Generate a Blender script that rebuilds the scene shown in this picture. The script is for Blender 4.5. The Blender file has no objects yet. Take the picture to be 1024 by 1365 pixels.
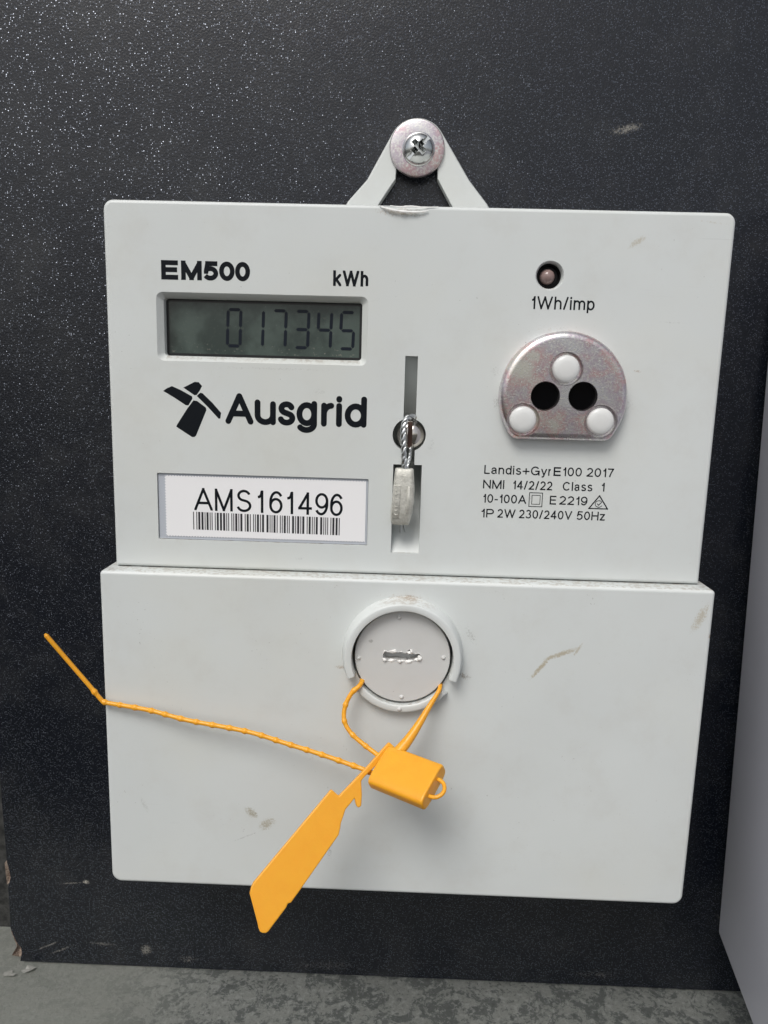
import bpy, bmesh, math, random
from mathutils import Vector, Matrix, noise
from math import radians as rad, sin, cos, pi
random.seed(7)
sc = bpy.context.scene
COL = sc.collection
MM = 0.001

# ------------------------------------------------------------------ camera
cam = bpy.data.objects.new('camera', bpy.data.cameras.new('camera'))
COL.objects.link(cam); sc.camera = cam
right = Vector((0.99928964, 0.02671599, 0.02657967))
up = Vector((-0.03084051, 0.17439272, 0.98419309))
fwd = Vector((-0.0216584, 0.98431369, -0.17509278))
rot = Matrix((right, up, -fwd)).transposed()
cam.matrix_world = Matrix.Translation(Vector((-1.465, -162.2, -35.035)) * MM) @ rot.to_4x4()
cam.data.sensor_fit = 'VERTICAL'; cam.data.sensor_height = 36; cam.data.sensor_width = 27
cam.data.lens = 36 * 1000 / 1365
cam.data.clip_start = 0.005; cam.data.clip_end = 2000

# ------------------------------------------------------------------ sky and sun
SUN_EL, SUN_AZ = 52, 202       # azimuth measured from +Y towards +X
world = bpy.data.worlds.new('World'); sc.world = world; world.use_nodes = True
nt = world.node_tree
sky = nt.nodes.new('ShaderNodeTexSky'); sky.sky_type = 'NISHITA'; sky.sun_disc = False
sky.sun_elevation = rad(SUN_EL); sky.sun_rotation = rad(SUN_AZ)
sky.air_density = 1.0; sky.dust_density = 4.0; sky.ozone_density = 1.0
hs = nt.nodes.new('ShaderNodeHueSaturation'); hs.inputs['Saturation'].default_value = 0.36
bg = nt.nodes['Background']; bg.inputs[1].default_value = 0.105
nt.links.new(sky.outputs[0], hs.inputs['Color']); nt.links.new(hs.outputs[0], bg.inputs[0])
sl = bpy.data.lights.new('sun', 'SUN'); sl.energy = 1.45; sl.angle = rad(26); sl.color = (1, .97, .93)
so = bpy.data.objects.new('sun', sl); COL.objects.link(so)
sd = Vector((sin(rad(SUN_AZ)) * cos(rad(SUN_EL)), cos(rad(SUN_AZ)) * cos(rad(SUN_EL)), sin(rad(SUN_EL))))
so.rotation_euler = sd.to_track_quat('Z', 'Y').to_euler()
sc.view_settings.view_transform = 'Standard'; sc.view_settings.look = 'None'
sc.view_settings.exposure = 0.12; sc.view_settings.gamma = 1

# ------------------------------------------------------------------ material helpers
class NM:
    def __init__(s, name):
        s.m = bpy.data.materials.new(name); s.m.use_nodes = True
        s.t = s.m.node_tree; s.b = s.t.nodes['Principled BSDF']
        g = s.t.nodes.new('ShaderNodeNewGeometry')
        v = s.t.nodes.new('ShaderNodeVectorMath'); v.operation = 'SCALE'; v.inputs['Scale'].default_value = 1000
        s.t.links.new(g.outputs['Position'], v.inputs[0]); s.pos = v.outputs[0]; s.geo = g
    def node(s, ty, ins=None, **kw):
        n = s.t.nodes.new(ty)
        for k, v in kw.items(): setattr(n, k, v)
        for k, v in (ins or {}).items():
            if hasattr(v, 'is_output') or isinstance(v, bpy.types.NodeSocket): s.t.links.new(v, n.inputs[k])
            else: n.inputs[k].default_value = v
        return n
    def math(s, op, a, b=0.0, c=None, clamp=False):
        d = {0: a, 1: b}
        if c is not None: d[2] = c
        return s.node('ShaderNodeMath', d, operation=op, use_clamp=clamp).outputs[0]
    def vscale(s, sx, sy, sz, off=(0, 0, 0)):
        return s.node('ShaderNodeMapping', {'Vector': s.pos, 'Scale': (sx, sy, sz), 'Location': off}).outputs[0]
    def noise(s, scale, detail=3, rough=.55, vec=None, dist=0.0):
        return s.node('ShaderNodeTexNoise', {'Vector': vec or s.pos, 'Scale': scale, 'Detail': detail, 'Roughness': rough, 'Distortion': dist})
    def step(s, v, a, b):
        return s.node('ShaderNodeMapRange', {'Value': v, 'From Min': a, 'From Max': b}, interpolation_type='SMOOTHSTEP').outputs[0]
    def mix(s, f, a, b, mode='MIX'):
        n = s.node('ShaderNodeMix', data_type='RGBA', blend_type=mode)
        for i, v in ((0, f), (6, a), (7, b)):
            if isinstance(v, bpy.types.NodeSocket): s.t.links.new(v, n.inputs[i])
            else: n.inputs[i].default_value = v if i == 0 else (*v[:3], 1)
        return n.outputs[2]
    def smear(s, x, z, rx, rz, ang, thr=.5, soft=.12, scale=.8, seed=0.0):
        """mask of one dirt mark lying at x, z (mm)"""
        mp = s.node('ShaderNodeMapping', {'Vector': s.pos, 'Location': (x, 0, z), 'Rotation': (0, rad(-ang), 0), 'Scale': (rx, 1e6, rz)}, vector_type='TEXTURE').outputs[0]
        ln = s.node('ShaderNodeVectorMath', {0: mp}, operation='LENGTH').outputs['Value']
        fall = s.step(ln, 1.0, 0.0)
        nz = s.noise(scale, 5, .75, s.vscale(1, 1, 1, (seed, seed, seed)), .6).outputs['Fac']
        v = s.math('ADD', s.math('MULTIPLY', fall, .36), s.math('MULTIPLY', s.math('SUBTRACT', nz, .5), 1.5))
        return s.math('MULTIPLY', s.step(v, thr - .32, thr + .08), s.step(fall, .0, .45))
    def set(s, **kw):
        for k, v in kw.items():
            k = k.replace('_', ' ')
            if isinstance(v, bpy.types.NodeSocket): s.t.links.new(v, s.b.inputs[k])
            else: s.b.inputs[k].default_value = (*v, 1) if isinstance(v, tuple) and len(v) == 3 else v
        return s
    def bump(s, h, strength, dist_mm, normal=None):
        d = {'Height': h, 'Strength': strength, 'Distance': dist_mm * MM}
        if normal is not None: d['Normal'] = normal
        n = s.node('ShaderNodeBump', d).outputs[0]
        s.t.links.new(n, s.b.inputs['Normal']); return n

M = {}
def simple(name, col, rough=.5, metal=0, **kw):
    n = NM(name); n.set(Base_Color=col, Roughness=rough, Metallic=metal, **kw); M[name] = n.m; return n

PL = (.65, .682, .674)
def plastic(name, base, smears):
    n = NM(name)
    big = n.noise(.025, 3).outputs['Fac']
    c = n.mix(n.step(big, .3, .7), base, tuple(v * .955 for v in base))
    # fine specks of dirt
    sp = n.noise(1.7, 2, .5, dist=.3).outputs['Fac']
    patch = n.step(n.noise(.06, 3, .6, n.vscale(1, 1, 1, (31, 7, 3))).outputs['Fac'], .5, .72)
    spk = n.math('MULTIPLY', n.step(sp, .70, .76), patch)
    c = n.mix(n.math('MULTIPLY', spk, .6), c, (.16, .15, .13))
    sx = n.noise(1.0, 2, .5, n.vscale(.05, 1, 1.6, (2, 9, 4)), .4).outputs['Fac']
    c = n.mix(n.math('MULTIPLY', n.math('MULTIPLY', n.step(sx, .70, .73), n.step(big, .5, .62)), .22), c, (.40, .41, .40))
    c = n.mix(n.math('MULTIPLY', n.step(n.noise(.018, 4, .6, n.vscale(1, 1, 1, (8, 1, 6))).outputs['Fac'], .45, .75), .35), c, (.64, .64, .57))
    # film of dust
    film = n.math('MULTIPLY', n.step(n.noise(.09, 5, .7, n.vscale(1, 1, 1, (5, 17, 2))).outputs['Fac'], .45, .8), .22)
    c = n.mix(film, c, (.5, .49, .45))
    # dust lying on faces that look upwards
    nz = n.node('ShaderNodeSeparateXYZ', {0: n.geo.outputs['Normal']}).outputs[2]
    top = n.math('MULTIPLY', n.step(nz, .75, .97), n.step(n.noise(.9, 4, .7).outputs['Fac'], .44, .62))
    c = n.mix(n.math('MULTIPLY', top, .55), c, (.36, .32, .27))
    for i, (x, z, rx, rz, a, thr, col, k) in enumerate(smears):
        mk = n.smear(x, z, rx, rz, a, thr, .14, 2.3, i * 3.7)
        c = n.mix(n.math('MULTIPLY', mk, k), c, col)
    n.set(Base_Color=c, Roughness=n.node('ShaderNodeMapRange', {'Value': big, 'To Min': .36, 'To Max': .5}).outputs[0])
    n.b.inputs['Specular IOR Level'].default_value = .45
    n.bump(n.noise(4.0, 3).outputs['Fac'], .12, .05)
    M[name] = n.m
BR = (.30, .20, .11); GR = (.20, .20, .18); TN = (.42, .37, .27)
plastic('upper_plastic', PL, [
    (45.4, -6.1, 3.4, 1.0, 35, .36, TN, .6), (47.6, -32.1, 1.6, .5, 0, .45, BR, .75), (-3.2, -1.4, 8, 1.6, -2, .42, BR, .6),
    (54, -22, 6, .4, -2, .55, GR, .35), (-23.5, -75, 2.5, 1, 10, .6, GR, .5), (18.6, -39.4, 2.4, 3.2, 0, .5, GR, .55),
    (30, -23.9, 13, 1.8, 0, .62, BR, .35), (46, -39, 4, 5, 0, .62, GR, .3), (-19.5, -38.2, 3, 1.2, 0, .55, GR, .35), (5, -49, 2, 6, 0, .62, GR, .3),
    (17.5, -33, 2.5, 4, -30, .6, GR, .5), (60, -2, 8, .5, -5, .55, TN, .5), (-30, -33.6, 26, .6, 0, .55, GR, .3)])
plastic('cover_plastic', PL, [
    (30.6, -97.0, 5.2, .75, 52, .28, TN, .9), (35.2, -93.6, 6.0, .85, 22, .30, TN, .85), (38.5, -92.6, 2.6, .5, 60, .32, TN, .7), (-33.8, -134.9, 2.6, 1.5, -40, .32, (.33, .30, .22), .8), (-30.2, -137.6, 3.4, 2.0, 35, .36, (.36, .32, .23), .75),
    (64.4, -84.4, 1.7, 5.4, -25, .34, TN, .7), (66.9, -88.6, .8, 1.2, 20, .4, BR, .7), (-15.5, -143, 1.2, 6, 0, .52, GR, .6), (-58.8, -134, 1.0, 4, 25, .5, GR, .5),
    (-35, -141, 6, .35, 25, .45, GR, .35), (-13.5, -98.6, 2.6, .8, 0, .42, BR, .6), (13.8, -99.6, 2.6, 1.2, -20, .42, (.2, .17, .13), .8), (1.5, -81.9, 3.0, .9, -8, .42, BR, .6), (0, -81.9, 9, 1.2, 0, .5, BR, .5),
    (14.8, -90, 1.8, 5, 30, .55, GR, .6), (-8, -148, 10, 3, 0, .72, GR, .25), (20, -80, 14, 1.2, 0, .66, GR, .3)])
plastic('plug_plastic', (.60, .608, .602), [
    (-7, -91.8, .8, .6, 0, .35, GR, .6), (1.5, -81.6, 3.4, 1.0, -8, .36, BR, .9), (7, -84, 2, 1, -30, .5, GR, .4), (-9, -86, 3, 4, 40, .62, GR, .4), (9, -88, 3, 6, 0, .66, GR, .4), (0, -95, 9, 8, 0, .72, (.55, .54, .5), .5)])

# black speckled board
n = NM('black_laminate')
spk = n.node('ShaderNodeTexVoronoi', {'Vector': n.pos, 'Scale': 2.7, 'Randomness': 1.0}, feature='F1')
sepc = n.node('ShaderNodeSeparateColor', {0: spk.outputs['Color']})
dot = n.math('MULTIPLY', n.step(spk.outputs['Distance'], .40, .22), n.step(sepc.outputs[0], .45, .60))
scr = n.mix(n.math('MULTIPLY', dot, .8), (.0036, .0052, .0095), (.20, .22, .26))
c = scr
for i, (x, z, rx, rz, a, thr, k) in enumerate([(-89.7, -181.9, 1.4, .9, 0, .4, .9), (-94, -182.4, 5, .35, 6, .42, .4), (-102, -203.4, 4.5, .5, 25, .42, .4), (-98, -204.6, 5, .5, 25, .45, .35),
        (-86, -202, 6, .9, -4, .5, .35), (-72.7, -203.4, 2.0, 1.8, 0, .35, .35), (49.8, 25.3, 5, 1.3, 12, .42, .55), (-60, -206, 5, 2, 0, .55, .3), (-20, -206, 20, 3, 0, .62, .25), (60, -205, 14, 3, 0, .62, .25), (95, -185, 7, 7, 0, .66, .3)]):
    c = n.mix(n.math('MULTIPLY', n.smear(x, z, rx * 1.3, rz * 1.3, a, thr, .14, 1.9, i * 2.3), k), c, (.42, .40, .35))
dust = n.math('MULTIPLY', n.step(n.noise(.05, 6, .75).outputs['Fac'], .42, .8), .05)
c = n.mix(dust, c, (.3, .3, .28))
n.set(Base_Color=c, Roughness=n.node('ShaderNodeMapRange', {'Value': dot, 'To Min': .25, 'To Max': .26}).outputs[0], Metallic=n.math('MULTIPLY', dot, .92))
h1 = n.noise(2.0, 3, .6).outputs['Fac']
b1 = n.node('ShaderNodeBump', {'Height': h1, 'Strength': .42, 'Distance': .20 * MM}).outputs[0]
# metallic flakes each lie at their own angle
rv = n.node('ShaderNodeVectorMath', {0: spk.outputs['Color'], 1: (.5, .5, .5)}, operation='SUBTRACT').outputs[0]
rv = n.node('ShaderNodeVectorMath', {0: rv, 'Scale': .75}, operation='SCALE').outputs[0]
fl = n.node('ShaderNodeVectorMath', {0: n.node('ShaderNodeVectorMath', {0: rv, 1: b1}, operation='ADD').outputs[0]}, operation='NORMALIZE').outputs[0]
mn = n.node('ShaderNodeMix', {0: dot, 4: b1, 5: fl}, data_type='VECTOR').outputs[1]
n.t.links.new(mn, n.b.inputs['Normal'])
M['black_laminate'] = n.m

# zinc plated steel with a pinkish passivation bloom
def zinc(name, rough=.27, gs=.10, mixk=.72, k=1.0, off=(3, 8, 5)):
    n = NM(name)
    f = n.noise(1.9, 4, .75).outputs['Fac']; g = n.noise(gs, 3, .6, n.vscale(1, 1, 1, off)).outputs['Fac']
    cr = n.node('ShaderNodeValToRGB', {0: g}); r = cr.color_ramp
    r.elements[0].position = .34; r.elements[0].color = (.80, .77, .66, 1)
    r.elements[1].position = .7; r.elements[1].color = (.68, .68, .72, 1)
    for p_, col in ((.41, (.76, .68, .62)), (.47, (.66, .34, .36)), (.53, (.52, .40, .50)), (.60, (.62, .60, .66))):
        e = r.elements.new(p_); e.color = (*col, 1)
    c = n.mix(n.math('MULTIPLY', n.step(f, .36, .56), mixk), (.84, .83, .78), cr.outputs[0])
    c = n.mix(1.0, c, (k, k, k), 'MULTIPLY')
    n.set(Base_Color=c, Metallic=1.0, Roughness=n.node('ShaderNodeMapRange', {'Value': f, 'To Min': rough - .1, 'To Max': rough + .14}).outputs[0])
    n.bump(n.noise(3.2, 3).outputs['Fac'], .35, .08); M[name] = n.m
zinc('zinc_plate'); zinc('washer_zinc', .32, .06, .75, .78, (9.2, 8, 1))
n = NM('bright_zinc'); n.set(Base_Color=(.66, .68, .67), Metallic=1.0, Roughness=.2); n.bump(n.noise(2.5, 3).outputs['Fac'], .25, .06); M['bright_zinc'] = n.m
n = NM('nickel'); n.set(Base_Color=(.66, .62, .58), Metallic=1.0, Roughness=.13); n.bump(n.noise(1.2, 3).outputs['Fac'], .3, .1); M['nickel'] = n.m
n = NM('steel_wire'); n.set(Base_Color=(.62, .64, .64), Metallic=1.0, Roughness=.3); M['steel_wire'] = n.m
n = NM('crimp_metal'); f = n.noise(.9, 5, .7).outputs['Fac']
n.set(Base_Color=n.mix(n.step(f, .3, .7), (.46, .455, .41), (.66, .655, .60)), Metallic=.35, Roughness=.48); n.bump(n.noise(1.6, 4, .7).outputs['Fac'], .6, .25); M['crimp_metal'] = n.m
simple('print_black', (.006, .008, .011), .55, Specular_IOR_Level=.12)
n = NM('worn_print'); w_ = n.step(n.noise(2.2, 3, .7).outputs['Fac'], .70, .78)
n.set(Base_Color=n.mix(w_, (.006, .008, .011), (.30, .31, .31)), Roughness=.55, Specular_IOR_Level=.12); M['worn_print'] = n.m
simple('rust_slot', (.10, .055, .04), .6)
simple('deep_black', (.004, .004, .005), .4, Specular_IOR_Level=.2)
simple('ir_window', (.0015, .0015, .002), .1, Specular_IOR_Level=.15)
simple('pad_plastic', (.70, .71, .70), .25)
n = NM('lcd_glass'); f = n.noise(.12, 3).outputs['Fac']
dirt = n.step(n.noise(1.3, 4, .7).outputs['Fac'], .58, .72)
pz = n.node('ShaderNodeSeparateXYZ', {0: n.pos}).outputs[2]
low = n.step(pz, -27.5, -31.5)
c = n.mix(n.step(f, .35, .65), (.030, .044, .040), (.066, .090, .080))
pxx = n.node('ShaderNodeSeparateXYZ', {0: n.pos}).outputs[0]
c = n.mix(n.math('MULTIPLY', n.step(n.math('ADD', pxx, n.math('MULTIPLY', f, 5.0)), -46.5, -51.5), .75), c, (.018, .024, .022))
dirt2 = n.step(n.noise(2.6, 3, .6, n.vscale(1, 1, 1, (3, 3, 9))).outputs['Fac'], .66, .76)
c = n.mix(n.math('MULTIPLY', dirt2, .12), c, (.4, .4, .36))
c = n.mix(n.math('MULTIPLY', dirt, n.math('ADD', n.math('MULTIPLY', low, .6), .06)), c, (.34, .31, .26))
n.set(Base_Color=c, Roughness=.16); n.b.inputs['Specular IOR Level'].default_value = .5; M['lcd_glass'] = n.m
simple('lcd_segment', (.009, .013, .021), .3, Specular_IOR_Level=.2)
simple('lcd_mask', (.008, .009, .010), .3)
simple('label_paper', (.86, .86, .87), .45)
simple('label_slide', (.47, .50, .55), .2)
simple('barcode_ink', (.02, .02, .025), .5)
n = NM('lens'); n.set(Base_Color=(.42, .30, .28), Roughness=.08, Transmission_Weight=.35); M['lens'] = n.m
n = NM('yellow_plastic'); f = n.noise(.35, 3).outputs['Fac']
n.set(Base_Color=n.mix(f, (.80, .35, .018), (.85, .41, .026)), Roughness=.33, Subsurface_Weight=.25)
n.b.inputs['Subsurface Radius'].default_value = (1.0, .45, .08); n.b.inputs['Subsurface Scale'].default_value = .8 * MM
n.bump(n.noise(1.2, 4, .6).outputs['Fac'], .35, .10); M['yellow_plastic'] = n.m
n = NM('galvanised')
vor = n.node('ShaderNodeTexVoronoi', {'Vector': n.node('ShaderNodeMix', {0: .35, 4: n.pos, 5: n.noise(.25, 4, .7).outputs['Color']}, data_type='VECTOR').outputs[1], 'Scale': .28})
a = n.noise(.14, 7, .72, dist=.8).outputs['Fac']; b = n.noise(.75, 6, .75, n.vscale(1, 1, 1, (4, 2, 9)), .5).outputs['Fac']
a2 = n.math('ADD', n.math('MULTIPLY', a, .75), n.math('MULTIPLY', b, .25))
c = n.mix(n.step(a2, .455, .515), (.24, .26, .25), (.46, .48, .455))
c = n.mix(n.math('MULTIPLY', n.step(b, .54, .60), .55), c, (.66, .68, .66))
c = n.mix(n.math('MULTIPLY', n.step(b, .46, .38), .6), c, (.17, .185, .178))
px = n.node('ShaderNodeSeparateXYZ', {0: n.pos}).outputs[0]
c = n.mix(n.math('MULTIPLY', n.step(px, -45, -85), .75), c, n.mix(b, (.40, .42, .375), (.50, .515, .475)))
rust = n.step(n.noise(.3, 5, .7, n.vscale(1, 1, 1, (77, 3, 9))).outputs['Fac'], .70, .76)
c = n.mix(n.math('MULTIPLY', rust, .8), c, (.30, .14, .05))
sc1 = n.noise(1.0, 2, .5, n.vscale(1.6, .12, 1)).outputs['Fac']
c = n.mix(n.math('MULTIPLY', n.step(sc1, .70, .74), .5), c, (.5, .5, .5))
n.set(Base_Color=c, Metallic=.25, Roughness=.5); n.bump(b, .6, .35); M['galvanised'] = n.m
n = NM('lavender_paint'); f = n.noise(.05, 4).outputs['Fac']
scr = n.step(n.noise(.5, 3, .6, n.vscale(1, 1, .12, (5, 5, 5))).outputs['Fac'], .66, .74)
c = n.mix(f, (.68, .69, .76), (.74, .745, .81)); c = n.mix(n.math('MULTIPLY', scr, .3), c, (.68, .69, .73))
n.set(Base_Color=c, Roughness=.38); n.bump(n.noise(.8, 3).outputs['Fac'], .1, .08); M['lavender_paint'] = n.m
n = NM('raw_fibreboard'); f = n.noise(1.4, 5, .7).outputs['Fac']
n.set(Base_Color=n.mix(n.step(f, .3, .7), (.14, .085, .06), (.46, .38, .31)), Roughness=.85); n.bump(f, .8, .5); M['raw_fibreboard'] = n.m
n = NM('cabinet_metal'); f = n.noise(.3, 6, .7).outputs['Fac']
n.set(Base_Color=n.mix(n.step(f, .35, .65), (.01, .011, .011), (.06, .06, .058)), Metallic=.2, Roughness=.55); M['cabinet_metal'] = n.m
n = NM('ground_earth'); f = n.noise(.004, 8, .65).outputs['Fac']
n.set(Base_Color=n.mix(f, (.028, .030, .026), (.065, .062, .052)), Roughness=.9); M['ground_earth'] = n.m
simple('torn_plastic', (.80, .80, .78), .5)
simple('flake_paint', (.50, .50, .47), .6)

# ------------------------------------------------------------------ mesh helpers (all inputs in mm, world axes)
def thing(name, label, cat, loc):
    o = bpy.data.objects.new(name, None); COL.objects.link(o)
    o.empty_display_size = .01; o.location = Vector(loc) * MM
    o['label'] = label; o['category'] = cat
    return o
def tag(o, label, cat, group=None):
    o['label'] = label; o['category'] = cat
    if group: o['group'] = group
    return o
def worldloc(o):
    v = Vector(o.location)
    while o.parent: o = o.parent; v = v + o.location
    return v
def obj(name, bm, mat, parent=None, smooth=None, mats=None, keep=False):
    me = bpy.data.meshes.new(name)
    if not keep: bmesh.ops.recalc_face_normals(bm, faces=bm.faces)
    base = worldloc(parent) if parent else Vector((0, 0, 0))
    for v in bm.verts: v.co = v.co * MM - base
    bm.to_mesh(me); bm.free()
    if smooth:
        me.shade_smooth(); me.set_sharp_from_angle(angle=rad(smooth))
    me.materials.append(M[mat])
    for x in mats or []: me.materials.append(M[x])
    o = bpy.data.objects.new(name, me); COL.objects.link(o); o.parent = parent
    return o
def centre_origin(o):
    cs = [v.co.copy() for v in o.data.vertices]
    lo = Vector([min(c[i] for c in cs) for i in range(3)]); hi = Vector([max(c[i] for c in cs) for i in range(3)])
    b = Vector(((lo.x + hi.x) / 2, (lo.y + hi.y) / 2, lo.z))
    o.data.transform(Matrix.Translation(-b)); o.location = o.location + b
    return o
def rrect(x0, x1, z0, z1, r, n=8, ins=0.0):
    """rounded rectangle in XZ, counter-clockwise as seen from the front; r = radius or (bl, br, tr, tl)"""
    if not isinstance(r, (tuple, list)): r = (r,) * 4
    x0 += ins; x1 -= ins; z0 += ins; z1 -= ins
    out = []
    for (cx, cz, sx, sz, a0), rr in zip(((x0, z0, 1, 1, 180), (x1, z0, -1, 1, 270), (x1, z1, -1, -1, 0), (x0, z1, 1, -1, 90)), r):
        rr = max(rr - ins, .02)
        for i in range(n + 1):
            a = rad(a0 + 90 * i / n)
            out.append((cx + sx * rr + rr * cos(a), cz + sz * rr + rr * sin(a)))
    return out
def circ(cx, cz, r, n=48): return [(cx + r * cos(2 * pi * i / n), cz + r * sin(2 * pi * i / n)) for i in range(n)]
def loft(layers, cap0=True, cap1=True, bm=None):
    """layers: list of (polygon in XZ, Y)"""
    bm = bm or bmesh.new(); rings = []
    for poly, y in layers: rings.append([bm.verts.new((a, y, b)) for a, b in poly])
    k = len(rings[0])
    for A, B in zip(rings, rings[1:]):
        for i in range(k): bm.faces.new((A[i], A[(i + 1) % k], B[(i + 1) % k], B[i]))
    if cap0: bm.faces.new(rings[0])
    if cap1: bm.faces.new(list(reversed(rings[-1])))
    return bm
def edge_prof(r, n=5): return [(r * (1 - sin(pi / 2 * i / n)), r * (1 - cos(pi / 2 * i / n))) for i in range(n + 1)]
def rbox(x0, x1, z0, z1, y0, y1, cr, er, n=8, seg=5):
    return loft([(rrect(x0, x1, z0, z1, cr, n, i), y0 + d) for i, d in edge_prof(er, seg)] + [(rrect(x0, x1, z0, z1, cr, n), y1)])
def disc(cx, cz, r, y0, y1, er, n=48, seg=4, bm=None):
    return loft([(circ(cx, cz, r - i, n), y0 + d) for i, d in edge_prof(er, seg)] + [(circ(cx, cz, r, n), y1)], bm=bm)
def lathe(cx, cz, prof, n=48, bm=None):
    """prof: list of (radius, y); radius 0 closes"""
    bm = bm or bmesh.new(); rings = []
    for r, y in prof:
        if r < 1e-4: rings.append([bm.verts.new((cx, y, cz))])
        else: rings.append([bm.verts.new((cx + r * cos(2 * pi * i / n), y, cz + r * sin(2 * pi * i / n))) for i in range(n)])
    for A, B in zip(rings, rings[1:]):
        for i in range(n):
            a, b = A[i % len(A)], A[(i + 1) % len(A)]; c, d = B[(i + 1) % len(B)], B[i % len(B)]
            f = [a]
            for v in (b, c, d):
                if v not in f: f.append(v)
            if len(f) > 2: bm.faces.new(f)
    return bm
def spline(pts, step=.3):
    P = [Vector(p) for p in pts]; P = [2 * P[0] - P[1]] + P + [2 * P[-1] - P[-2]]; out = []
    for i in range(1, len(P) - 2):
        a, b, c, d = P[i - 1:i + 3]; k = max(2, int((c - b).length / step))
        for j in range(k):
            t = j / k
            out.append(.5 * (2 * b + (c - a) * t + (2 * a - 5 * b + 4 * c - d) * t * t + (3 * b - a - 3 * c + d) * t ** 3))
    out.append(P[-2]); return out
def tube(path, rfun, n=12, bm=None, flat=1.0):
    bm = bm or bmesh.new(); rings = []; nrm = None
    for i, p in enumerate(path):
        t = (path[min(i + 1, len(path) - 1)] - path[max(i - 1, 0)]).normalized()
        if nrm is None: nrm = t.orthogonal().normalized()
        nrm = (nrm - t * nrm.dot(t)).normalized(); bi = t.cross(nrm); r = rfun(i / (len(path) - 1), i)
        rings.append([bm.verts.new(p + (nrm * cos(2 * pi * j / n) + bi * sin(2 * pi * j / n) * flat) * r) for j in range(n)])
    for A, B in zip(rings, rings[1:]):
        for j in range(n): bm.faces.new((A[j], A[(j + 1) % n], B[(j + 1) % n], B[j]))
    bm.faces.new(list(reversed(rings[0]))); bm.faces.new(rings[-1]); return bm
def sheet(poly, y, bm=None):
    """flat face looking at -Y"""
    bm = bm or bmesh.new(); f = bm.faces.new([bm.verts.new((a, y, b)) for a, b in poly]); f.normal_update()
    if f.normal.y > 0: f.normal_flip()
    return bm
def boolean(o, cutters, bevel=None):
    tmp = []
    for bm in cutters:
        c = obj('cutter', bm, 'deep_black'); tmp.append(c)
        m = o.modifiers.new('b', 'BOOLEAN'); m.operation = 'DIFFERENCE'; m.object = c; m.solver = 'EXACT'
        c.location = -worldloc(o) + worldloc(o)
    if bevel:
        m = o.modifiers.new('v', 'BEVEL'); m.width = bevel * MM; m.segments = 2; m.limit_method = 'ANGLE'; m.angle_limit = rad(42); m.harden_normals = False
    bpy.context.view_layer.update()
    dg = bpy.context.evaluated_depsgraph_get()
    me = bpy.data.meshes.new_from_object(o.evaluated_get(dg)); me.name = o.name
    o.modifiers.clear(); o.data = me
    for c in tmp: bpy.data.objects.remove(c, do_unlink=True)
    me.shade_smooth(); me.set_sharp_from_angle(angle=rad(50))
    w = o.modifiers.new('weighted', 'WEIGHTED_NORMAL'); w.keep_sharp = True; w.weight = 80
    return o

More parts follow.
